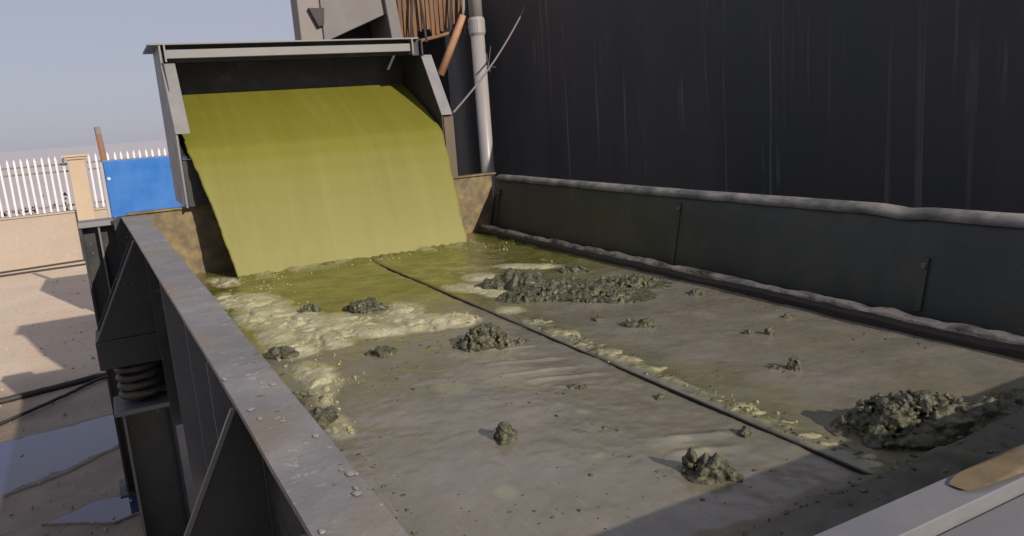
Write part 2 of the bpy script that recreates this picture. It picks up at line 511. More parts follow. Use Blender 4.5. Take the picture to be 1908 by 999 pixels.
pick_me = None
def fence_bay(x0, x1, label, step=0.134):
    global pick_me
    f = thing('picket_fence', label, 'fence', 'white picket fence bays')
    for z in (0.60, 0.44, -0.33):
        MB().box(x0, x1, 20.415, 20.445, z - 0.02, z + 0.02).build('rail', 'rail_metal', f)
    n = int((x1 - x0) / step)
    for i in range(n + 1):
        x = x0 + 0.05 + i * step
        if x > x1 - 0.03: break
        if pick_me is None:
            o = MB().prism([(-0.022, 0), (0.022, 0), (0.022, 1.17), (0, 1.25), (-0.022, 1.17)], 'y', -0.016, 0.016).build('picket', 'white_metal', f)
            pick_me = o.data
        else:
            o = bpy.data.objects.new('picket', pick_me); COL.objects.link(o); o.parent = f
        o.location = (x, 20.39, -0.447 + random.uniform(-0.006, 0.006))
        o.rotation_euler = (0, random.uniform(-0.012, 0.012), 0)
fence_bay(-3.6, -0.66, 'white picket fence bay left of the cream pillar')
fence_bay(-0.26, 2.6, 'white picket fence bay right of the cream pillar, behind the blue cabinet')

# low dry bushes just past the fence
mb = MB()
r = random.Random(3)
for i in range(900):
    x = r.choice((-2.6, -1.4, -0.9, 0.9, 1.3, -3.2)) + r.gauss(0, 0.28); y = 21.4 + r.gauss(0, 0.25); z = -1.5 + abs(r.gauss(0, 0.55))
    if x < -0.3: z = min(z, -0.15)
    a, s = r.uniform(0, 6.28), r.uniform(0.03, 0.09)
    b = len(mb.v)
    mb.v += [(x - s * math.cos(a), y - s * math.sin(a), z), (x + s * math.cos(a), y + s * math.sin(a), z + r.uniform(-s, s)), (x, y + s * 0.3, z + 1.6 * s)]
    mb.f.append((b, b + 1, b + 2))
tag(mb.build('shrubs', 'shrub'), 'low dry brown bushes behind the white pickets', 'bushes', kind='stuff')

# ------------------------------------------------------------------ blue cabinet, pole
bc = thing('blue_cabinet', 'bright blue metal cabinet standing in the yard in front of the fence', 'cabinet')
bc.location = (0.03, 12.0, 0); bc.rotation_euler = (0, 0, math.radians(-1.5))
MB().box(0.0, 1.55, 0.0, 0.05, -1.3, 0.76).build('front_panel', 'blue_metal', bc, bevel=0.012)
MB().box(-0.045, -0.002, -0.006, 1.3, -0.55, 0.735).build('side_panel', 'pale_metal', bc, bevel=0.01)
MB().box(-0.03, 1.57, 0.052, 1.3, 0.70, 0.745).build('top_panel', 'pale_metal', bc, bevel=0.01)
MB().box(0.02, 1.53, 0.06, 1.28, -1.3, 0.69).build('casing', 'dark_paint', bc)
MB().box(-0.02, 1.56, -0.012, 1.31, -1.6, -1.305).build('plinth', 'dark_paint', bc, bevel=0.01)
for z in (0.52, -0.02, -0.6):
    MB().tube([(0.045, 0.0, z), (0.045, -0.02, z)], 0.022, 8).build('bolt', 'white_metal', bc)
po = thing('wooden_pole', 'thin brown wooden pole with a pale tip behind the blue cabinet', 'pole')
MB().tube([(0.16, 13.4, -1.62), (0.10, 13.4, -0.2), (0.045, 13.4, 1.14)], [0.055, 0.05, 0.045], 10).build('shaft', 'pole_wood', po, smooth=True)
MB().tube([(0.045, 13.4, 1.141), (0.040, 13.4, 1.25)], [0.047, 0.043], 10).build('tip', 'shed_pale', po, smooth=False)

# ------------------------------------------------------------------ cables on the yard
def cable(pts, r, label):
    o = []
    P = [Vector(p) for p in pts]
    for i in range(len(P) - 1):
        for t in range(8):
            o.append(P[i].lerp(P[i + 1], t / 8) + Vector((random.uniform(-1, 1), random.uniform(-1, 1), 0)) * 0.012)
    o.append(P[-1])
    tag(MB().tube(o, r, 6).build('cable', 'cable', smooth=True), label, 'cable', 'cables lying on the yard')
zc = GZ + 0.03
cable([(-4.2, 8.55, zc), (-1.7, 9.35, zc), (-1.1, 9.46, zc), (-0.4, 9.66, zc), (1.5, 9.2, zc)], 0.035, 'thick black cable across the damp yard, the upper of two near the spring')
cable([(-2.6, 7.2, zc), (-1.22, 8.62, zc), (-0.75, 9.1, zc), (-0.42, 9.5, zc), (0.9, 10.2, zc)], 0.018, 'thin black cable running diagonally to meet the thick one on the damp yard')
cable([(-7, 19.6, zc), (-2.2, 19.75, zc), (-0.7, 20.0, zc), (2.5, 20.1, zc)], 0.02, 'thin dark cable along the foot of the cream wall')
cable([(-7, 19.0, zc), (-2.2, 19.2, zc), (-0.7, 19.3, zc), (2.5, 19.6, zc)], 0.02, 'thin dark cable on the sunny yard just in front of the wall-foot cable')

# ------------------------------------------------------------------ tall dark wall
ys = np.linspace(1.6, 12.2, 180); zs = np.linspace(GZ, 3.6, 60)
Yg, Zg = np.meshgrid(ys, (zs - GZ) / (3.6 - GZ))
Zg = GZ + Zg * (1.55 + 0.17 * (Yg - 1.6) - GZ)      # unseen top, sloped so the sun reaches the pipe
Xg = 4.35 + 0.018 * np.sin(Yg * 5.2 + 0.5 * np.sin(Zg)) * smooth(4.0, 0, np.abs(Zg)) + 0.05 * (fbm(Yg, Zg * 0.4, 0.8, 5) - 0.5)
V = [(x, y, z) for x, y, z in zip(Xg.ravel(), Yg.ravel(), Zg.ravel())] + [(4.6, 1.6, GZ), (4.6, 12.2, GZ), (4.6, 12.2, 3.352), (4.6, 1.6, 1.55)]
ny, nx = Yg.shape
F = [(j * nx + i, j * nx + i + 1, (j + 1) * nx + i + 1, (j + 1) * nx + i) for j in range(ny - 1) for i in range(nx - 1)]
b = ny * nx
F.append((b, b + 3, b + 2, b + 1))
F.append(tuple([b] + [i for i in range(nx)] + [b + 1]))
F.append(tuple([b + 3, b + 2] + [(ny - 1) * nx + i for i in reversed(range(nx))]))
F.append(tuple([b, b + 3] + [j * nx for j in reversed(range(ny))]))
F.append(tuple([b + 1] + [j * nx + nx - 1 for j in range(ny)] + [b + 2]))
o = link('dark_wall', V, F, 'dark_wall')
tag(o, 'tall dark wall streaked with pale drips beside the machine', 'wall')
for p in list(o.data.polygons)[:(ny - 1) * (nx - 1)]:
    p.use_smooth = True

# ------------------------------------------------------------------ pipe and rope
dp = thing('drain_pipe', 'pale grey upright pipe in front of the dark wall', 'pipe')
MB().tube([(3.52, 7.25, GZ), (3.52, 7.25, 1.80)], 0.070, 20).build('pipe_shaft', 'pipe', dp, smooth=True)
MB().tube([(3.52, 7.25, 1.78), (3.52, 7.25, 1.805), (3.52, 7.25, 1.93), (3.52, 7.25, 1.955)], [0.073, 0.084, 0.084, 0.073], 20).build('coupling', 'pipe', dp)
MB().tube([(3.52, 7.25, 1.95), (3.52, 7.25, 2.9)], 0.067, 20).build('upper_pipe', 'pipe', dp, smooth=True)
pts = [Vector((2.63, 5.98, 1.04)).lerp(Vector((4.30, 7.6, 2.12)), t / 14) + Vector((0, 0, -0.07 * math.sin(math.pi * t / 14))) for t in range(15)]
rp = thing('rope', 'thin frayed rope slung from the feed box up to the dark wall', 'rope')
MB().tube(pts, 0.009, 6).build('strand', 'rope', rp, smooth=True)
mb = MB()
for i in range(7):
    c0 = pts[6] + Vector((random.uniform(-0.02, 0.02), 0, 0))
    mb.tube([c0, c0 + Vector((random.uniform(-0.05, 0.05), random.uniform(-0.03, 0.03), random.uniform(-0.16, 0.2)))], 0.0025, 4)
tag(mb.build('frayed_ends', 'rope', rp), kind='stuff')

# ------------------------------------------------------------------ shed behind the feed box
sh = thing('shed', 'weathered shed with a grey sloping roof and rusty eaves behind the feed box', 'shed')
MB().box(2.19, 2.46, 9.0, 9.3, GZ, 2.75).build('post', 'shed_pale', sh, bevel=0.01)
MB().hexa([(2.44, 8.97, 1.93), (3.22, 8.97, 2.24), (3.22, 9.6, 2.24), (2.44, 9.6, 1.93), (2.44, 8.97, 2.75), (3.22, 8.97, 2.75), (3.22, 9.6, 2.75), (2.44, 9.6, 2.75)]).build('roof_panel', 'shed_grey', sh, bevel=0.01)
MB().hexa([(3.225, 8.9, 1.85), (3.38, 8.9, 1.75), (3.38, 9.6, 1.75), (3.225, 9.6, 1.85), (3.14, 8.9, 2.75), (3.27, 8.9, 2.75), (3.27, 9.6, 2.75), (3.14, 9.6, 2.75)]).build('roof_edge', 'shed_grey', sh, bevel=0.01)
MB().box(2.46, 4.2, 9.62, 9.8, GZ, 2.6).build('back_wall', 'shed_dark', sh)
MB().hexa([(2.39, 8.94, 2.10), (2.45, 8.94, 2.12), (2.45, 9.0, 2.12), (2.39, 9.0, 2.10), (2.30, 8.94, 2.30), (2.47, 8.94, 2.30), (2.47, 9.0, 2.30), (2.30, 9.0, 2.30)]).build('bracket', 'shed_dark', sh)  # plain dark spot on the post
r = random.Random(5)
for i in range(15):
    x = 3.33 + i * 0.058
    zb = 1.88 + 0.012 * i + r.uniform(-0.03, 0.05)
    if 4 <= i <= 6: zb += 0.1
    MB().hexa([(x, 8.93, zb), (x + 0.05, 8.95, zb + r.uniform(-.02, .02)), (x + 0.05, 8.97, zb), (x, 8.95, zb), (x + r.uniform(-.01, .01), 8.9, 2.7), (x + 0.054, 8.92, 2.7), (x + 0.054, 8.94, 2.7), (x, 8.92, 2.7)]).build('eaves_board', 'rusty_wood', sh)
MB().tube([(3.30, 8.85, 1.86), (3.75, 8.86, 1.95), (4.25, 8.86, 2.06)], 0.022, 8).build('eaves_batten', 'rusty_wood', sh)
for x0, x1, z1 in ((3.42, 3.50, 2.5), (3.62, 3.58, 2.5), (3.93, 4.0, 2.5)):
    MB().tube([(x0, 8.84, 1.83 + 0.2 * (x0 - 3.3)), (x1, 8.84, z1)], 0.016, 6).build('hanging_lath', 'shed_dark', sh)
tag(MB().tube([(3.72, 8.75, 1.50), (4.02, 8.75, 2.06), (4.08, 8.75, 2.17)], 0.048, 8).build('timber_prop', 'orange_wood', smooth=True), 'orange brown timber prop leaning up beside the feed box', 'prop')
tag(MB().tube([(4.11, 8.8, 1.9), (4.10, 8.8, 2.1), (4.13, 8.8, 2.5)], [0.004, 0.022, 0.02], 6).build('torn_strip', 'shed_pale', smooth=True), 'thin pale strip hanging between the timber prop and the pipe', 'strip')

# ------------------------------------------------------------------ dewatering screen
vs = thing('vibrating_screen', 'dark steel dewatering screen with a long mud-covered deck', 'machine')
MB().box(0.20, 0.212, 0.55, 6.1, -0.42, 0.468).build('side_plate', 'dark_paint', vs)
# top flange, bent a little by years of knocks
ysr = np.linspace(0.5, 6.1, 57)
xo = np.interp(ysr, [0.5, 1.8, 5.9, 6.1], [0.172, 0.157, 0.078, 0.074]) + 0.004 * (fbm(ysr, ysr * 0, 2.0, 4) - 0.5)
xi = np.interp(ysr, [0.5, 2.2, 5.9, 6.1], [0.277, 0.262, 0.234, 0.232]) + 0.004 * (fbm(ysr, ysr * 0 + 3, 2.0, 8) - 0.5)
NX = 9
T = np.linspace(0, 1, NX)
Xr = xo[:, None] * (1 - T) + xi[:, None] * T
Yr = np.repeat(ysr[:, None], NX, 1)
Zr = 0.484 + 0.006 * (fbm(Xr * 3, Yr, 3.0, 21) - 0.5)
nV = Xr.size
V = [(a, b_, c_) for a, b_, c_ in zip(Xr.ravel(), Yr.ravel(), Zr.ravel())] + [(a, b_, 0.470) for a, b_ in zip(Xr.ravel(), Yr.ravel())]
idx = np.arange(nV).reshape(Xr.shape); F = []
for j in range(Xr.shape[0] - 1):
    for i in range(NX - 1):
        q = (idx[j, i], idx[j, i + 1], idx[j + 1, i + 1], idx[j + 1, i])
        F.append(tuple(int(t) for t in q)); F.append(tuple(int(t) + nV for t in reversed(q)))
    for i in (0, NX - 1):
        F.append((int(idx[j, i]), int(idx[j + 1, i]), int(idx[j + 1, i]) + nV, int(idx[j, i]) + nV))
for j in (0, Xr.shape[0] - 1):
    for i in range(NX - 1):
        F.append((int(idx[j, i]), int(idx[j, i + 1]), int(idx[j, i + 1]) + nV, int(idx[j, i]) + nV))
link('top_flange', V, F, 'rail_paint', vs)
# stiffening ribs outside the left plate
for y, x in ((3.26, 0.132), (2.43, 0.146), (1.93, 0.150), (0.98, 0.16)):
    MB().box(x, 0.199, y, y + 0.012, -0.42, 0.466).build('rib', 'edge_paint', vs)
for y in (4.1, 5.5):
    MB().box(0.12, 0.199, y, y + 0.012, -0.42, 0.466).build('rib', 'dark_paint', vs)
# spring brackets: gusset with a boxed foot
def bracket(y, x0, xt, zt, zb, foot, back=True, ed=0.016):
    g = MB().prism([(0.198, zt), (xt, zt), (x0, zb), (0.198, zb)], 'y', y, y + 0.012).build('spring_bracket', 'dark_paint', vs)
    MB().hexa([(x0 - 0.006, y - 0.004, zb), (x0 + 0.004, y - 0.004, zb), (x0 + 0.004, y + ed, zb), (x0 - 0.006, y + ed, zb),
               (xt - 0.006, y - 0.004, zt), (xt + 0.004, y - 0.004, zt), (xt + 0.004, y + ed, zt), (xt - 0.006, y + ed, zt)]).build('sunlit_edge', 'edge_paint', g)  # sunlit edge of the gusset put in as a paler strip
    MB().box(x0 - 0.01, 0.197, y - 0.012, y + 0.34, zb - foot, zb - 0.002).build('spring_seat', 'dark_paint', g, bevel=0.006)
    if back: MB().prism([(0.197, zt), (xt, zt), (x0, zb), (0.197, zb)], 'y', y + 0.31, y + 0.322).build('rear_gusset', 'dark_paint', g)
bracket(4.70, -0.165, 0.098, 0.467, -0.06, 0.165)
bracket(1.56, -0.13, 0.158, 0.467, -0.10, 0.165, False, 0.0065)
# right side: lining with a rolled lip, a little wavy
ysw = np.linspace(0.5, 6.12, 120)
wav = 0.016 * (fbm(ysw, ysw * 0, 1.2, 31, 3) - 0.5)
dent = -0.011 * np.exp(-((ysw - 2.18) / 0.07) ** 2)
prof = [(2.945, -0.06), (2.952, 0.05), (2.985, 0.20), (3.015, 0.33), (3.035, 0.425), (3.052, 0.455), (3.085, 0.468), (3.12, 0.458), (3.125, 0.42), (3.05, 0.30), (3.0, 0.10), (2.97, -0.06)]
V, F = [], []
for j, y in enumerate(ysw):
    for (x, z) in prof:
        g = smooth(0.0, 0.4, np.array(z))
        V.append((x + wav[j] * 1.2 * float(g), y, z + (wav[j] * 0.5 + dent[j]) * float(g)))
n = len(prof)
for j in range(len(ysw) - 1):
    for i in range(n):
        F.append((j * n + i, j * n + (i + 1) % n, (j + 1) * n + (i + 1) % n, (j + 1) * n + i))
F.append(tuple(range(n))); F.append(tuple((len(ysw) - 1) * n + i for i in reversed(range(n))))
spr = link('side_plate', V, F, 'lining', vs, smooth=True)
V, F = [], []
lip = [(3.026, 0.430), (3.036, 0.452), (3.052, 0.466), (3.085, 0.476), (3.122, 0.468), (3.134, 0.44), (3.120, 0.446), (3.060, 0.445)]
n = len(lip)
for j, y in enumerate(ysw):
    for q, (x, z) in enumerate(lip):
        V.append((x + wav[j] * 1.2 + (0.006 * (vnoise(np.array([y * 9.0]), np.array([q * 1.0]), 3)[0] - 0.5)), y, z + wav[j] * 0.5 + dent[j] + 0.004))
for j in range(len(ysw) - 1):
    for i in range(n):
        F.append((j * n + i, j * n + (i + 1) % n, (j + 1) * n + (i + 1) % n, (j + 1) * n + i))
link('rolled_lip', V, F, 'dusty_lip', spr, smooth=True)
for (y, z0, z1) in ((6.0, 0.05, 0.36), (3.62, 0.02, 0.40), (2.02, 0.06, 0.28)):
    x0 = np.interp(z0, [p[1] for p in prof[:6]], [p[0] for p in prof[:6]]); x1 = np.interp(z1, [p[1] for p in prof[:6]], [p[0] for p in prof[:6]])
    MB().hexa([(x0 - 0.012, y, z0), (x0 + 0.01, y, z0), (x0 + 0.01, y + 0.03, z0), (x0 - 0.012, y + 0.03, z0),
               (x1 - 0.012, y, z1), (x1 + 0.01, y, z1), (x1 + 0.01, y + 0.03, z1), (x1 - 0.012, y + 0.03, z1)]).build('seam_strip', 'lining', spr)
    MB().tube([(x1 - 0.004, y + 0.015, z1 - 0.03), (x1 - 0.03, y + 0.015, z1 - 0.03)], 0.012, 8).build('bolt', 'edge_paint', spr)
# hold-down bar along the right edge
V, F = [], []
ysb = np.linspace(0.9, 6.1, 300)
hb = 0.026 * (fbm(ysb, ysb * 0, 9, 41) - 0.5); xb = 0.018 * (fbm(ysb, ysb * 0, 7, 45) - 0.5)
for j, y in enumerate(ysb):
    for (x, z) in ((2.842, -0.02), (2.842, 0.048), (2.850, 0.058), (2.872, 0.062), (2.893, 0.056), (2.893, -0.02)):
        V.append((x + (xb[j] if x < 2.86 else -xb[j] * 1.2), y, z + (hb[j] if z > 0.04 else 0)))
for j in range(len(ysb) - 1):
    for i in range(6):
        F.append((j * 6 + i, j * 6 + (i + 1) % 6, (j + 1) * 6 + (i + 1) % 6, (j + 1) * 6 + i))
link('hold_down_bar', V, F, 'muddy_bar', vs, smooth=False)
V, F = [], []
hb = 0.016 * (fbm(ysb, ysb * 0, 6, 47) - 0.5); xb = 0.022 * (fbm(ysb, ysb * 0, 4, 49) - 0.5)
for j, y in enumerate(ysb):
    for (x, z) in ((2.806, -0.03), (2.808, 0.026), (2.816, 0.036), (2.838, 0.040), (2.841, -0.03)):
        V.append((x + (xb[j] if x < 2.82 else 0), y, z + (hb[j] if z > 0 else 0)))
for j in range(len(ysb) - 1):
    for i in range(5):
        F.append((j * 5 + i, j * 5 + (i + 1) % 5, (j + 1) * 5 + (i + 1) % 5, (j + 1) * 5 + i))
link('bar_face', V, F, 'bar_face', vs)
MB().box(2.896, 2.95, 0.9, 6.1, -0.05, 0.022).build('gap_filler', 'bar_face', vs)
# rear plate
MB().box(0.205, 3.0, 6.125, 6.145, -0.42, 0.487).build('rear_plate', 'brown_plate', vs)
MB().box(0.10, 3.04, 6.105, 6.19, 0.488, 0.502).build('rear_flange', 'brown_plate', vs, bevel=0.003)
MB().box(0.02, 0.204, 6.13, 6.142, -0.42, 0.486).build('corner_plate', 'dark_paint', vs)
# screen panels, mostly buried
for x0, x1 in ((0.215, 1.655), (1.675, 2.84)):
    MB().box(x0, x1, 0.95, 6.12, -0.10, -0.03).build('screen_panel', 'dark_paint', vs)
MB().box(1.659, 1.667, 0.98, 5.75, -0.05, 0.001).build('divider_bar', 'bar_face', vs, bevel=0.002)
# discharge beam
dbm = MB().hexa([(0.0, 0.694, 0.29), (3.1, 0.694, 0.29), (3.1, 0.763, 0.29), (0.0, 0.763, 0.29), (0.0, 0.694, 0.331), (3.1, 0.694, 0.331), (3.1, 0.763, 0.335), (0.0, 0.763, 0.335)])
dbm.v = [(max(v[0], 0.28), v[1], v[2]) for v in dbm.v]
disch = dbm.build('discharge_beam', 'beam_paint', vs, bevel=0.002)
MB().box(0.28, 3.1, 0.30, 0.692, 0.262, 0.304).build('lower_ledge', 'beam_paint', disch, bevel=0.004)
MB().box(0.28, 3.1, 0.58, 0.746, -0.45, 0.26).build('beam_body', 'dark_paint', disch)
MB().box(0.28, 3.1, 0.748, 0.761, -0.30, 0.289).build('beam_face', 'dark_paint', disch)

# ------------------------------------------------------------------ spring pedestal and steel column
def pedestal(x, y, ztop, label):
    p = thing('spring_pedestal', label, 'pedestal', 'spring pedestals')
    MB().box(x - 0.165, x + 0.165, y - 0.165, y + 0.165, ztop - 0.028, ztop).build('cap_plate', 'edge_paint', p, bevel=0.004)
    for dx in (-0.13, 0.118):
        MB().box(x + dx, x + dx + 0.014, y - 0.12, y + 0.12, GZ, ztop - 0.03).build('column_flange', 'edge_paint' if dx < 0 else 'dark_paint', p)
    MB().box(x - 0.114, x + 0.116, y - 0.03, y - 0.018, GZ, ztop - 0.03).build('column_web', 'dark_paint', p)
    MB().box(x - 0.2, x + 0.2, y - 0.2, y + 0.2, GZ, GZ + 0.02).build('base_plate', 'dark_paint', p)
    pts = []
    for i in range(161):
        a = 2 * math.pi * i / 38
        pts.append((x + 0.108 * math.cos(a), y + 0.108 * math.sin(a), ztop + 0.026 + 0.214 * i / 160))
    MB().tube(pts, 0.0245, 10).build('coil_spring', 'spring_steel', p, smooth=True)
    MB().tube([(x, y, ztop), (x, y, ztop + 0.25)], 0.045, 12).build('guide_pin', 'spring_steel', p, smooth=True)
pedestal(0.02, 4.86, -0.478, 'dark steel post under the far coil spring of the screen')
pedestal(0.03, 1.66, -0.518, 'dark steel post under the near coil spring of the screen')

sc = thing('steel_column', 'dark H-section steel column with a pale cap plate at the far left corner of the screen', 'column')
MB().box(-0.205, 0.085, 6.20, 6.44, 0.425, 0.462).build('cap_plate', 'box_paint', sc, bevel=0.004)
for x in (-0.2, 0.066):
    MB().box(x, x + 0.014, 6.22, 6.42, GZ, 0.424).build('flange', 'dark_paint', sc)
MB().box(-0.185, 0.065, 6.31, 6.322, GZ, 0.424).build('web', 'dark_paint', sc)
MB().box(-0.085, -0.073, 6.22, 6.309, GZ, 0.424).build('stiffener', 'edge_paint', sc)
MB().box(-0.25, 0.1, 6.15, 6.5, GZ, GZ + 0.02).build('base_plate', 'dark_paint', sc)

# ------------------------------------------------------------------ feed box
fb = thing('feed_box', 'grey steel feed box pouring slurry onto the far end of the deck', 'feed box')
wall = [(6.305, 1.661), (6.90, 1.661), (6.90, 0.50), (6.02, 0.50), (6.0, 1.03), (6.32, 1.515), (6.305, 1.54)]
MB().prism(wall, 'x', 0.500, 0.512).build('side_panel', 'box_paint', fb)
MB().prism(wall, 'x', 2.530, 2.542).build('side_panel', 'box_shade', fb)
MB().prism([(6.36, 1.655), (6.90, 1.655), (6.90, 0.50), (6.05, 0.50), (6.03, 1.03)], 'x', 0.513, 0.520).build('liner', 'box_shade', fb)
def flange(x0, x1):
    MB().hexa([(x0, 5.985, 1.025), (x1, 5.985, 1.025), (x1, 5.999, 1.025), (x0, 5.999, 1.025),
               (x0, 6.325, 1.535), (x1, 6.325, 1.535), (x1, 6.339, 1.535), (x0, 6.339, 1.535)]).build('front_flange', 'box_paint', fb, bevel=0.002)
flange(0.498, 0.596); flange(2.526, 2.622)
MB().box(2.545, 2.64, 6.02, 6.034, 0.50, 1.015).build('corner_post', 'rust_post', fb)
MB().box(2.543, 2.555, 6.02, 6.5, 0.50, 1.015).build('post_web', 'rust_post', fb)
# top: broad cover plate and the lit channel under it
MB().box(0.43, 2.51, 6.30, 6.95, 1.664, 1.676).build('cover_plate', 'box_paint', fb, bevel=0.002)
cb = MB().box(0.545, 2.445, 6.33, 6.344, 1.570, 1.632).build('cross_beam', 'box_paint', fb, bevel=0.003)
MB().box(0.51, 2.54, 6.40, 6.412, 1.545, 1.667).build('beam_web', 'box_shade', cb)
MB().box(0.545, 2.445, 6.345, 6.399, 1.570, 1.584).build('beam_lip', 'box_paint', cb)
for x in (0.532, 2.446):
    MB().box(x, x + 0.012, 6.30, 6.399, 1.545, 1.666).build('end_plate', 'box_paint', cb)
for x in (0.522, 2.460):
    MB().box(x - (0.0 if x > 1 else 0.0), x + (0.068 if x > 1 else 0.008), 6.346, 6.358, 1.535, 1.662).build('sun_blocker', 'box_shade', fb)  # added to block stray sun inside the feed box
MB().box(0.521, 2.529, 6.83, 6.845, 1.315, 1.66).build('back_panel', 'box_shade', fb)
MB().hexa([(0.521, 6.02, 0.845), (2.529, 6.02, 0.845), (2.529, 6.9, 1.285), (0.521, 6.9, 1.285), (0.521, 6.02, 0.865), (2.529, 6.02, 0.865), (2.529, 6.9, 1.305), (0.521, 6.9, 1.305)]).build('chute_floor', 'box_shade', fb)
MB().box(0.521, 2.529, 6.04, 6.052, 0.505, 0.842).build('front_skirt', 'box_shade', fb)
MB().box(0.6, 0.7, 6.55, 6.65, GZ, 0.498).build('leg', 'dark_paint', fb)
MB().box(2.35, 2.45, 6.55, 6.65, GZ, 0.498).build('leg', 'dark_paint', fb)

# ------------------------------------------------------------------ slurry sheet
prof = [(7.0, 1.40), (6.80, 1.312), (6.55, 1.197), (6.3, 1.075), (6.1, 0.968), (6.0, 0.905), (5.92, 0.80), (5.85, 0.655), (5.78, 0.475), (5.71, 0.27), (5.65, 0.09), (5.62, -0.02)]
py = np.array([p[0] for p in prof]); pz = np.array([p[1] for p in prof])
seg = np.concatenate([[0], np.cumsum(np.hypot(np.diff(py), np.diff(pz)))]); seg /= seg[-1]
tt = np.linspace(0, 1, 140); NXs = 160
yy = np.interp(tt, seg, py); zz = np.interp(tt, seg, pz)
for _ in range(3):
    yy[1:-1] = (yy[:-2] + 2 * yy[1:-1] + yy[2:]) / 4; zz[1:-1] = (zz[:-2] + 2 * zz[1:-1] + zz[2:]) / 4
xl = np.interp(tt, [0, seg[5], 0.75, 1], [0.522, 0.56, 0.65, 0.725]); xr = np.interp(tt, [0, seg[5], 0.75, 1], [2.528, 2.515, 2.49, 2.485])
uu = np.linspace(0, 1, NXs)
Xs = xl[:, None] * (1 - uu) + xr[:, None] * uu
fall = np.clip((tt - seg[5]) / (1 - seg[5]), 0, 1)
rip = (fbm(Xs * 5, np.repeat(tt[:, None], NXs, 1) * 3, 1.0, 51) - 0.5) * 0.014 * (0.12 + fall[:, None])
rip += (fbm(Xs * 14, np.repeat(tt[:, None], NXs, 1) * 5, 1.0, 57) - 0.5) * 0.002
skew = (uu[None, :] - 0.5) * 0.03 * fall[:, None]
Ys = np.repeat(yy[:, None], NXs, 1) + rip * 0.8 - skew
Zs = np.repeat(zz[:, None], NXs, 1) + rip * (1 - fall[:, None]) * 0.6
Xs = Xs + 0.035 * (fbm(Xs * 0 + tt[:, None] * 20, Xs, 1.0, 61) - 0.5) * (fall[:, None] > 0) * smooth(0.45, 0.5, np.abs(uu - 0.5))[None, :]
fl = np.repeat((fall ** 2.2)[:, None], NXs, 1) * (0.35 + 0.65 * fbm(Xs, Zs, 1.1, 71))
o = grid_mesh('slurry_sheet', Xs, Ys, Zs, 'slurry', attrs={'fall': fl})
so = o.modifiers.new('thickness', 'SOLIDIFY'); so.thickness = 0.02; so.offset = 0.0
tag(o, 'broad sheet of yellow green slurry falling from the feed box', 'slurry', kind='stuff')

# ------------------------------------------------------------------ mud, foam
FOAM = [(0.681, 4.793, 0.226, 0.255, -0.775), (0.687, 4.321, 0.236, 0.33, -0.754), (0.805, 4.064, 0.255, 0.265, -0.747), (0.829, 3.713, 0.174, 0.226, -0.731), (0.646, 3.587, 0.138, 0.187, -0.717), (0.632, 3.828, 0.118, 0.21, -0.728), (1.034, 3.852, 0.214, 0.205, -0.747), (1.063, 3.588, 0.171, 0.132, -0.735), (1.294, 3.823, 0.123, 0.26, -0.757), (1.347, 3.589, 0.131, 0.15, -0.748), (1.461, 3.51, 0.12, 0.127, -0.75), (1.227, 3.54, 0.142, 0.092, -0.74), (0.647, 3.176, 0.11, 0.136, -0.696), (0.645, 3.01, 0.084, 0.192, -0.688), (0.624, 2.815, 0.039, 0.109, -0.677), (0.621, 5.6, 0.133, 0.207, -0.818), (0.572, 2.505, 0.043, 0.088, -0.658), (0.549, 4.959, 0.078, 0.233, -0.777), (2.396, 4.434, 0.207, 0.091, -0.84), (2.02, 4.315, 0.144, 0.147, -0.815), (1.833, 4.113, 0.171, 0.132, -0.797), (1.889, 3.905, 0.114, 0.109, -0.789), (2.517, 4.325, 0.055, 0.072, -0.841), (1.777, 3.468, 0.072, 0.078, -0.763)]
DRIB = [(1.767, 3.173, 0.059, 0.058, -0.747), (1.737, 2.917, 0.074, 0.06, -0.731), (1.722, 2.717, 0.07, 0.061, -0.72), (1.729, 2.546, 0.066, 0.056, -0.711), (1.735, 2.425, 0.053, 0.04, -0.704), (1.746, 2.281, 0.051, 0.037, -0.697), (1.725, 1.908, 0.053, 0.039, -0.674), (1.735, 1.823, 0.06, 0.047, -0.67), (1.748, 1.758, 0.037, 0.041, -0.667), (1.73, 1.525, 0.045, 0.031, -0.652), (1.735, 1.452, 0.044, 0.026, -0.648), (1.897, 1.66, 0.036, 0.037, -0.669), (1.747, 1.334, 0.021, 0.017, -0.641), (1.756, 1.631, 0.04, 0.021, -0.66)]
PALE = [(1.376, 1.718, 0.085, 0.07, -0.648), (1.39, 1.65, 0.08, 0.05, -0.644), (1.04, 2.62, 0.09, 0.09, -0.69), (2.066, 4.697, 0.236, 0.075, -0.835), (1.30, 2.55, 0.2, 0.16, -0.69), (1.35, 2.85, 0.25, 0.1, -0.69), (1.15, 1.80, 0.03, 0.03, -0.65), (0.83, 1.75, 0.04, 0.05, -0.65), (1.30, 2.10, 0.03, 0.025, -0.65)]
dx = 0.0085
Xd, Yd = np.meshgrid(np.arange(0.214, 2.835, dx), np.arange(0.98, 6.12, dx))
n1 = fbm(Xd, Yd, 2.0, 81); n2 = fbm(Xd, Yd, 9.0, 85); n3 = fbm(Xd, Yd, 30.0, 89, 3)
Zd = 0.010 * (n1 - 0.5) + 0.006 * (n2 - 0.5) + 0.0025 * (n3 - 0.5)
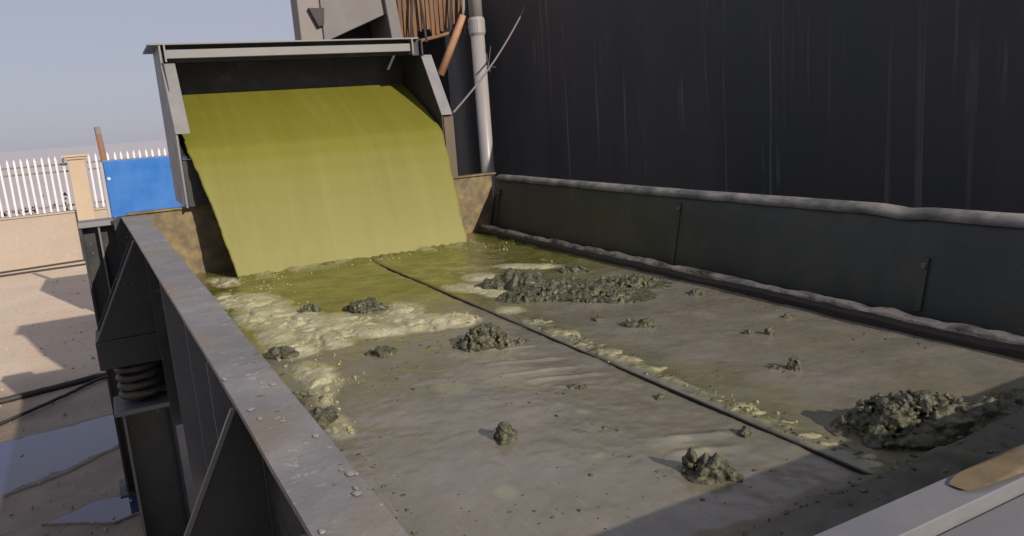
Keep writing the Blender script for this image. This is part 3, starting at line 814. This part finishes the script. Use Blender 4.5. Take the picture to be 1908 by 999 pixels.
# scraped ridges left by moving lumps on the near panel
def scrape(x0, y0, x1, y1, w, h):
    global Zd
    d = np.array([x1 - x0, y1 - y0]); L = np.hypot(*d); d /= L
    u = (Xd - x0) * d[0] + (Yd - y0) * d[1]; v = -(Xd - x0) * d[1] + (Yd - y0) * d[0] + 0.02 * (n1 - 0.5)
    Zd += h * np.exp(-(v / w) ** 2) * smooth(0, 0.08, u) * smooth(L, L - 0.08, u) * (0.4 + n2)
for s in ((1.25, 2.78, 1.58, 2.62, 0.012, 0.007), (1.22, 2.62, 1.55, 2.5, 0.010, 0.006), (1.28, 2.5, 1.6, 2.36, 0.012, 0.007), (1.3, 2.95, 1.6, 2.85, 0.015, 0.006), (1.33, 2.38, 1.5, 2.26, 0.008, 0.006), (1.35, 1.78, 1.6, 1.66, 0.02, 0.007), (1.3, 1.68, 1.55, 1.58, 0.02, 0.006)):
    scrape(*s)
groove = np.exp(-((Xd - 1.662) / 0.014) ** 2)
Zd -= 0.008 * groove
ridge = np.exp(-((Xd - 1.725 + 0.07 * (n2 - 0.5)) / (0.025 + 0.035 * n1)) ** 2) * smooth(3.5, 3.1, Yd) * smooth(0.32, 0.62, n2 * 0.7 + n1 * 0.3) * smooth(0.1, 0.5, fbm(Xd, Yd, 5.0, 141)) * 1.1
Zd += 0.009 * ridge * (0.6 + 0.8 * n3)
# banked muck against the rear corner, the sides and the discharge lip
Zd += 0.05 * smooth(0.33, 0.22, Xd) * (0.5 + n2) + 0.03 * smooth(2.79, 2.84, Xd) * n2 * smooth(2.0, 4.0, Yd)
Zd += (0.11 * smooth(1.30, 1.08, Yd + 0.10 * (n2 - 0.5) - 0.05 * smooth(1.6, 2.6, Xd)) * (0.45 + n2)) * smooth(0.7, 1.3, Xd)
edge = smooth(0.62, 0.36, Xd + 0.08 * (n2 - 0.5)) * smooth(3.3, 2.2, Yd) * smooth(1.7, 2.3, Yd)
Zd += 0.03 * edge * (n3 + n2 - 0.7)
# churned pool below the falling sheet
churn = np.exp(-((Yd - 5.55) / 0.12) ** 2) * smooth(0.6, 0.75, Xd) * smooth(2.62, 2.45, Xd)
Zd += 0.050 * churn * (0.5 * n2 + 0.5 * n3) + 0.012 * (n2 - 0.5) * smooth(4.4, 5.2, Yd)
yel = smooth(3.25, 4.5, Yd + 0.9 * (n1 - 0.5) - 0.35 * smooth(1.7, 2.6, Xd) * 1.0)
yel = np.clip(yel + 0.45 * ridge + 0.5 * smooth(0.85, 0.4, Xd) * smooth(2.0, 3.0, Yd) * n1 + 0.35 * smooth(1.66, 1.7, Xd) * smooth(2.05, 1.75, Xd + 0.3 * (n1 - .5)), 0, 1)
H = np.full_like(Xd, -1.0)
warp = 0.8 * (n2 - 0.5) + 0.6 * (n1 - 0.5) + 0.2 * (n3 - 0.5)
for i, e in enumerate(FOAM):
    f = ell(Xd + 0.10 * (n1 - 0.5), Yd + 0.10 * (n2 - 0.5), e) + warp
    H = np.maximum(H, f * min(1.0, e[2] / 0.1))
swirl = np.abs(fbm(Xd + 0.25 * n1, Yd * 0.7, 5.0, 95) - 0.5) * 2
Hf = np.where(H > 0, 0.021 * np.clip(H, 0, 1) ** 1.25 * (0.25 + 1.3 * n1) + 0.006 * (n2 - 0.5) - 0.016 * smooth(0.16, 0.0, swirl) * smooth(0.0, 0.4, H), H * 0.05)
# bubbles' relief in the foam
cell = fbm(Xd, Yd, 26.0, 97, 2)
Hf = Hf * np.where((H > 0) & (Xd > 1.67), 0.40, 1.0)
Hf = Hf + np.where(H > 0, 0.0025 * (cell - 0.5), 0)
HD = np.full_like(Xd, -1.0)
for e in DRIB:
    HD = np.maximum(HD, ell(Xd, Yd, e) - 0.35 + 2.2 * (n2 - 0.5) + 2.4 * (n3 - 0.5))
Hd = np.where(HD > 0, 0.006 * np.clip(HD, 0, 1) ** 0.7, HD * 0.03)
pale = np.zeros_like(Xd)
for e in PALE:
    pale = np.maximum(pale, 0.30 * smooth(-0.1, 0.8, ell(Xd, Yd, e) + 0.9 * (n2 - 0.5)))
froth = smooth(-0.55, 0.12, H + 0.5 * (n3 - 0.5)) * (0.55 + 0.45 * n3)
pale = np.maximum(pale, 0.95 * froth)
pale = np.maximum(pale, 0.42 * smooth(0.3, 0.8, ridge + 0.5 * (n3 - 0.5)))
pale = np.maximum(pale, 0.55 * churn * smooth(0.45, 0.7, n2))
pale = np.maximum(pale, 0.5 * smooth(0.56, 0.68, n3 * 0.4 + n2 * 0.6) * np.exp(-((Yd - 4.65) / 0.35) ** 2) * smooth(1.7, 1.9, Xd))
dark = 0.8 * np.exp(-((Xd - 1.663) / 0.012) ** 2)
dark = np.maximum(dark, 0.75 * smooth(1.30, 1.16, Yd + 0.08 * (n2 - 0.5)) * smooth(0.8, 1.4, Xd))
dark = np.maximum(dark, 0.6 * smooth(2.80, 2.83, Xd))
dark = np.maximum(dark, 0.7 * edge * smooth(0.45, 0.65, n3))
o = grid_mesh('mud_layer', Xd, Yd, Zd, 'wet_mud', attrs={'yel': yel, 'pale': pale, 'dark': dark})
tag(o, 'grey brown wet mud spread over the deck, yellow green below the feed box', 'mud', kind='stuff')
o = grid_mesh('foam', Xd, Yd, Zd + Hf, 'foam', keep=Hf > 0, attrs={'thick': smooth(0.0, 0.4, H)})
tag(o, 'creamy foam banked up on the mud below the slurry sheet', 'foam', kind='stuff')
o = grid_mesh('foam_scraps', Xd, Yd, Zd + Hd, 'foam', keep=Hd > 0)
tag(o, 'small scraps of pale foam strung along the dividing bar', 'foam', kind='stuff')

def mud_z(x, y):
    i = int(np.clip((y - 0.98) / dx, 0, Xd.shape[0] - 1)); j = int(np.clip((x - 0.214) / dx, 0, Xd.shape[1] - 1))
    return float(Zd[i, j]) + max(0.0, float(Hf[i, j]))

# ------------------------------------------------------------------ clumps of drained mud
def ico(sub):
    bm = bmesh.new(); bmesh.ops.create_icosphere(bm, subdivisions=sub, radius=1.0)
    v = np.array([p.co[:] for p in bm.verts]); f = np.array([[q.index for q in p.verts] for p in bm.faces]); bm.free()
    return v, f
IV, IF = ico(1)
def clump(x, y, rx, ry, h, label, crumb=0.012, n=None, ang=-0.7, seed=0, voxel=None, mat='clump_mud', name='mud_clump'):
    """a heap of wet crumbs fused into one rough lump: half width rx (heading ang), half depth ry, height h"""
    r = np.random.default_rng(seed)
    if n is None:
        n = int(min(900, 14 + 1.5 * (rx * ry * 3.14) / (crumb * crumb) + 0.6 * h * (rx + ry) / (crumb * crumb)))
    ca, sa = math.cos(ang), math.sin(ang)
    V, F = [], []; b = 0
    z0 = mud_z(x, y)
    for i in range(n):
        u, w = r.uniform(0, 2 * math.pi), math.sqrt(r.uniform(0, 1))
        wob = 1 + 0.22 * math.sin(3 * u + seed) + 0.12 * math.sin(5 * u + 2 * seed)
        px, py_ = w * math.cos(u) * wob, w * math.sin(u) * wob
        top = h * (1 - w ** 2.2) * r.uniform(0.75, 1.12)
        pz = top * (1 if r.uniform() < 0.75 else r.uniform(0, 1))
        s = crumb * min(2.4, 0.45 + r.exponential(0.55))
        c0 = np.array([x + px * rx * ca - py_ * ry * sa, y + px * rx * sa + py_ * ry * ca, z0 + pz - 0.3 * s])
        sc = s * r.uniform(0.7, 1.3, 3)
        V.append(IV * sc * (1 + 0.42 * r.uniform(-1, 1, (len(IV), 1))) + c0); F.append(IF + b); b += len(IV)
    # core
    cv = IV.copy(); cv[:, 2] = np.clip(cv[:, 2], -0.25, 1)
    q = cv * np.array([rx * 0.92, ry * 0.92, h * 0.9]); core = np.stack([q[:, 0] * ca - q[:, 1] * sa + x, q[:, 0] * sa + q[:, 1] * ca + y, q[:, 2] + z0], 1)
    V.append(core); F.append(IF + b)
    for i in range(9 if rx > 0.03 else 3):
        u = r.uniform(0, 2 * math.pi); q = IV.copy() * np.array([rx * r.uniform(0.3, 0.6), ry * r.uniform(0.3, 0.6), min(0.012, 0.25 * h)])
        q = q + np.array([rx * 0.95 * math.cos(u), ry * 0.95 * math.sin(u), 0])
        V.append(np.stack([q[:, 0] * ca - q[:, 1] * sa + x, q[:, 0] * sa + q[:, 1] * ca + y, q[:, 2] + z0], 1)); b += len(IV); F.append(IF + b)
    me = bpy.data.meshes.new(name); me.from_pydata(np.concatenate(V).tolist(), [], np.concatenate(F).tolist())
    o = bpy.data.objects.new(name, me); COL.objects.link(o)
    rm = o.modifiers.new('fuse', 'REMESH'); rm.mode = 'VOXEL'; rm.voxel_size = voxel or max(0.0022, crumb * 0.33)
    dg = bpy.context.evaluated_depsgraph_get()
    me2 = bpy.data.meshes.new_from_object(o.evaluated_get(dg)); o.modifiers.clear(); o.data = me2; bpy.data.meshes.remove(me); me2.name = name
    me2.materials.clear(); me2.materials.append(M[mat])
    return tag(o, label, 'mud clump', 'clumps of mud on the deck')

clump(1.98, 1.37, 0.195, 0.105, 0.115, 'largest tall crumbly mud heap near the discharge end, half in shadow', 0.0085, n=1700, seed=1, ang=-0.45)
clump(2.07, 1.265, 0.20, 0.055, 0.075, 'long dark mound in full shade along the near side of the tall heap', 0.017, seed=40, ang=-0.3)
clump(2.34, 1.27, 0.17, 0.06, 0.035, 'low dark mud bank in the shade right of the tall heap', 0.016, seed=41, ang=-0.2)
clump(1.385, 3.02, 0.115, 0.085, 0.085, 'rounded dark green mud clump at the foam edge left of the dividing bar', 0.0085, seed=2)
clump(2.17, 3.56, 0.38, 0.21, 0.062, 'wide flat spread of crumbly mud on the far right panel', 0.0125, n=1500, seed=3, ang=-0.85, voxel=0.0048)
clump(2.53, 3.50, 0.18, 0.11, 0.045, 'small crumbly spread of mud touching the right end of the wide flat one', 0.0115, n=500, seed=5, ang=-0.8)
clump(2.08, 3.96, 0.22, 0.15, 0.062, 'smooth dark mud mound rimmed by pale foam behind the wide flat spread', 0.02, seed=4, ang=-0.8, voxel=0.009)
clump(0.985, 2.06, 0.027, 0.024, 0.042, 'small round mud ball alone on the near left panel', 0.009, seed=6)
clump(2.10, 2.78, 0.042, 0.03, 0.03, 'small knobbly mud clump with a smooth left half on the right panel', 0.009, seed=7)
clump(2.05, 2.83, 0.03, 0.025, 0.022, 'dark smooth lump stuck to the left side of the small knobbly clump', 0.012, seed=8)
clump(1.335, 1.50, 0.060, 0.045, 0.045, 'jagged dark mud clump at the shadow edge near the discharge end', 0.012, seed=9)
clump(1.30, 1.56, 0.014, 0.016, 0.06, 'upright dark peak of mud on the left of the jagged clump', 0.008, seed=10)
clump(2.15, 1.965, 0.024, 0.02, 0.036, 'small upright dark clump with a long shadow on the right panel', 0.008, seed=11)
clump(2.10, 2.01, 0.014, 0.01, 0.014, 'tiny crumb just left of the small upright clump', 0.006, seed=12)
clump(2.40, 2.33, 0.014, 0.012, 0.026, 'tiny pointed clump in the middle of the right panel', 0.006, seed=13)
clump(2.345, 2.40, 0.016, 0.012, 0.014, 'flat crumb left of the tiny pointed clump', 0.006, seed=14)
clump(2.66, 3.09, 0.036, 0.026, 0.024, 'small dark clump near the right edge beyond the wide flat spread', 0.009, seed=15)
clump(2.66, 2.47, 0.016, 0.014, 0.016, 'tiny dark crumb closest to the right hold-down bar', 0.006, seed=16)
clump(0.965, 3.20, 0.05, 0.032, 0.026, 'low brown clump just below the foam on the left panel', 0.012, seed=17)
clump(1.985, 3.01, 0.02, 0.016, 0.014, 'small dark crumb between the dividing bar and the knobbly clump', 0.008, seed=18)
clump(1.15, 4.06, 0.10, 0.05, 0.05, 'spiky yellow brown clump in the pool behind the foam', 0.013, seed=19)
clump(0.90, 4.27, 0.05, 0.035, 0.03, 'small dark lump between pool and foam on the left', 0.011, seed=20)
clump(1.58, 2.04, 0.013, 0.011, 0.014, 'tiny dark crumb beside the dividing bar on the near panel', 0.006, seed=21)
clump(1.59, 1.645, 0.022, 0.016, 0.014, 'small dark crumb by the dividing bar close to the shadow', 0.007, seed=22)
clump(0.59, 3.50, 0.06, 0.045, 0.024, 'green grey lump in the foam beside the left rail', 0.013, seed=23)
clump(0.53, 2.60, 0.05, 0.10, 0.022, 'dark crumbly ridge against the left rail below the foam', 0.010, seed=24, ang=-0.5)
clump(0.50, 2.85, 0.045, 0.09, 0.024, 'dark ridge against the left rail beside the lowest foam', 0.011, seed=25, ang=-0.4)
clump(2.50, 4.06, 0.10, 0.03, 0.03, 'thin dark sliver of mud at the right tip of the foam', 0.010, seed=26, ang=-0.8)
clump(1.53, 2.94, 0.022, 0.018, 0.016, 'small crumb to the right of the rounded green clump', 0.008, seed=27)
clump(1.41, 2.31, 0.03, 0.018, 0.008, 'low crumbly scrape in the middle of the left panel', 0.006, seed=28)

# scattered specks, bubbles
mb_v, mb_f, b = [], [], 0
r = np.random.default_rng(77)
spots = [(1.28 + 0.008 * i, 2.36 - 0.012 * i) for i in range(8)] + [(1.16 + 0.018 * i, 2.26 - 0.045 * i) for i in range(9)]
while len(spots) < 260:
    x, y = r.uniform(0.5, 2.8), r.uniform(1.35, 3.6)
    if fbm(np.array([x]), np.array([y]), 2.5, 120)[0] > 0.50:
        spots.append((x, y))
for _ in range(200):
    t = r.uniform(); spots.append((1.70 + r.normal(0.03, 0.03), 1.3 + 2.0 * t))
for _ in range(150):
    spots.append((r.uniform(0.95, 2.75), r.uniform(1.0, 1.27)))
for _ in range(260):
    spots.append((0.42 + abs(r.normal(0, 0.10)) + 0.0, r.uniform(1.6, 3.4)))
for (x, y) in spots:
    s = (0.0022 + 0.0045 * r.uniform() ** 3) * (1.3 if y < 1.28 else 1.0)
    mb_v.append(IV * s * r.uniform(0.6, 1.5, 3) * np.array([1.3, 1.3, 0.8]) + np.array([x, y, mud_z(x, y)])); mb_f.append(IF + b); b += len(IV)
me = bpy.data.meshes.new('mud_specks'); me.from_pydata(np.concatenate(mb_v).tolist(), [], np.concatenate(mb_f).tolist()); me.materials.append(M['clump_mud'])
o = bpy.data.objects.new('mud_specks', me); COL.objects.link(o)
tag(o, 'scattered specks and crumbs of dark mud over the deck', 'specks', kind='stuff')

mb_v, mb_f, b = [], [], 0
IV2, IF2 = ico(2)
for (cx, cy, sx, sy, n_) in ((1.2, 5.50, 0.30, 0.05, 60), (2.1, 5.48, 0.25, 0.05, 50), (2.55, 5.3, 0.10, 0.18, 50), (0.9, 5.2, 0.1, 0.2, 40), (0.75, 4.9, 0.12, 0.3, 40), (1.62, 5.55, 0.05, 0.05, 14), (2.45, 5.5, 0.08, 0.08, 20), (0.66, 3.4, 0.08, 0.12, 36), (0.73, 2.98, 0.05, 0.06, 30), (0.58, 2.62, 0.03, 0.15, 36), (1.5, 3.5, 0.05, 0.05, 16), (1.72, 2.7, 0.03, 0.35, 30), (1.75, 1.8, 0.03, 0.12, 16), (1.25, 4.0, 0.12, 0.1, 26), (0.62, 4.3, 0.1, 0.25, 20), (2.3, 4.4, 0.2, 0.1, 20)):
    for _ in range(n_):
        x, y = r.normal(cx, sx), r.normal(cy, sy)
        if not (0.3 < x < 2.78): continue
        s = 0.002 + 0.006 * r.uniform() ** 2.5
        mb_v.append(IV2 * s + np.array([x, y, mud_z(x, y) + 0.2 * s])); mb_f.append(IF2 + b); b += len(IV2)
me = bpy.data.meshes.new('bubbles'); me.from_pydata(np.concatenate(mb_v).tolist(), [], np.concatenate(mb_f).tolist()); me.materials.append(M['bubble'])
me.polygons.foreach_set('use_smooth', [True] * len(me.polygons))
o = bpy.data.objects.new('bubbles', me); COL.objects.link(o)
tag(o, 'glassy bubbles and droplets on the foam and pool', 'bubbles', kind='stuff')

# ------------------------------------------------------------------ dried mud on the discharge beam
th = np.linspace(0, 2 * math.pi, 64, endpoint=False)
V, F = [(1.60, 0.729, 0.338)], []
for kx in range(1, 15):
    w = kx / 14
    for t in th:
        wob = 1 + 0.10 * math.sin(3 * t + 1) + 0.06 * math.sin(7 * t) + 0.02 * math.sin(17 * t + 2)
        V.append((1.60 + 0.43 * w * (0.93 + 0.07 * wob) * math.copysign(abs(math.cos(t)) ** 0.55, math.cos(t)), 0.7285 + 0.0325 * w * math.copysign(abs(math.sin(t)) ** 0.5, math.sin(t)), 0.0))
V = [(x, y, np.interp(y, [0.558, 0.658, 0.694, 0.763, 0.765, 0.788], [0.303, 0.305, 0.334, 0.335, 0.33, 0.29]) + 0.006 * (1 - min(1.0, max(abs((x - 1.60) / 0.46), abs((y - 0.7285) / 0.0325)) ** 4)) + 0.0015 + 0.003 * float(fbm(np.array([x]), np.array([y]), 22.0, 151)[0] - 0.45)) for x, y, _ in V]
for i in range(64):
    F.append((0, 1 + i, 1 + (i + 1) % 64))
    for kx in range(13):
        a0 = 1 + kx * 64
        F.append((a0 + i, a0 + 64 + i, a0 + 64 + (i + 1) % 64, a0 + (i + 1) % 64))
M['tan_mud'] = steel('tan_mud', (0.145, 0.108, 0.054), (0.075, 0.055, 0.03), 0.9, 0.85, 16, specks=True)
o = link('mud_patch', V, F, 'tan_mud', smooth=True)
tag(o, 'tan patch of dried mud lying on the grey discharge beam', 'mud patch')

# ------------------------------------------------------------------ puddles on the yard
zc = 0
tag(puddle([(-2.4, 8.6), (-1.2, 8.10), (-0.75, 8.16), (-0.25, 8.25), (0.2, 8.1), (0.1, 7.45), (-0.35, 7.2), (-0.62, 6.95), (-0.85, 6.85), (-1.1, 6.75), (-2.2, 6.9)], seed=1), 'wide bluish puddle reflecting the sky left of the spring post', kind='structure')
tag(puddle([(-0.75, 6.05), (-0.45, 6.22), (-0.1, 6.2), (0.0, 5.85), (-0.3, 5.75), (-0.5, 5.9)], seed=2), 'small bluish puddle at the foot of the near spring post', kind='structure')
tag(puddle([(-1.4, 6.2), (-1.0, 6.05), (-0.75, 5.8), (-0.5, 5.55), (-0.9, 5.2), (-1.6, 5.3)], seed=3), 'bluish puddle in the bottom left corner of the yard', kind='structure')

# ------------------------------------------------------------------ splashes on the left flange, grit on the yard
mb_v, mb_f, b = [], [], 0
r = np.random.default_rng(5)
for (y0, n_) in ((1.85, 3), (1.55, 5), (1.42, 6), (1.2, 5), (1.1, 6), (2.5, 3), (3.4, 4), (4.4, 5), (5.2, 6), (0.98, 8)):
    for _ in range(max(2, n_ // 2)):
        y = y0 + r.normal(0, 0.07); x = np.interp(y, [0.5, 5.9], [0.175, 0.09]) + r.uniform(0.006, 0.11)
        sc = np.array([0.004, 0.006, 0.0009]) * r.uniform(0.3, 1.7) * np.array([r.uniform(0.6, 1.6), r.uniform(0.6, 1.6), 1])
        mb_v.append(IV2 * sc * (1 + 0.2 * r.uniform(-1, 1, (len(IV2), 1))) + np.array([x, y, 0.4855])); mb_f.append(IF2 + b); b += len(IV2)
M['pale_mud'] = steel('pale_mud', (0.27, 0.25, 0.22), (0.17, 0.145, 0.115), 0.9, 0.7, 60)
me = bpy.data.meshes.new('mud_splashes'); me.from_pydata(np.concatenate(mb_v).tolist(), [], np.concatenate(mb_f).tolist()); me.materials.append(M['pale_mud'])
o = bpy.data.objects.new('mud_splashes', me); COL.objects.link(o)
tag(o, 'dried pale mud splashes spotted along the left flange', 'splashes', kind='stuff')
mb_v, mb_f, b = [], [], 0
for _ in range(420):
    y = r.uniform(5.2, 19.5); x = -0.02 - r.uniform(0, 1) * 0.19 * y
    sc = r.uniform(0.5, 1.6, 3) * (0.005 + 0.014 * r.uniform() ** 5)
    mb_v.append(IV * sc + np.array([x, y, GZ + 0.008])); mb_f.append(IF + b); b += len(IV)
M['grit'] = steel('grit', (0.30, 0.24, 0.18), (0.44, 0.37, 0.29), 0.9, 0.85, 3)
me = bpy.data.meshes.new('grit'); me.from_pydata(np.concatenate(mb_v).tolist(), [], np.concatenate(mb_f).tolist()); me.materials.append(M['grit'])
o = bpy.data.objects.new('grit', me); COL.objects.link(o)
tag(o, 'loose grit and small stones on the yard', 'grit', kind='stuff')
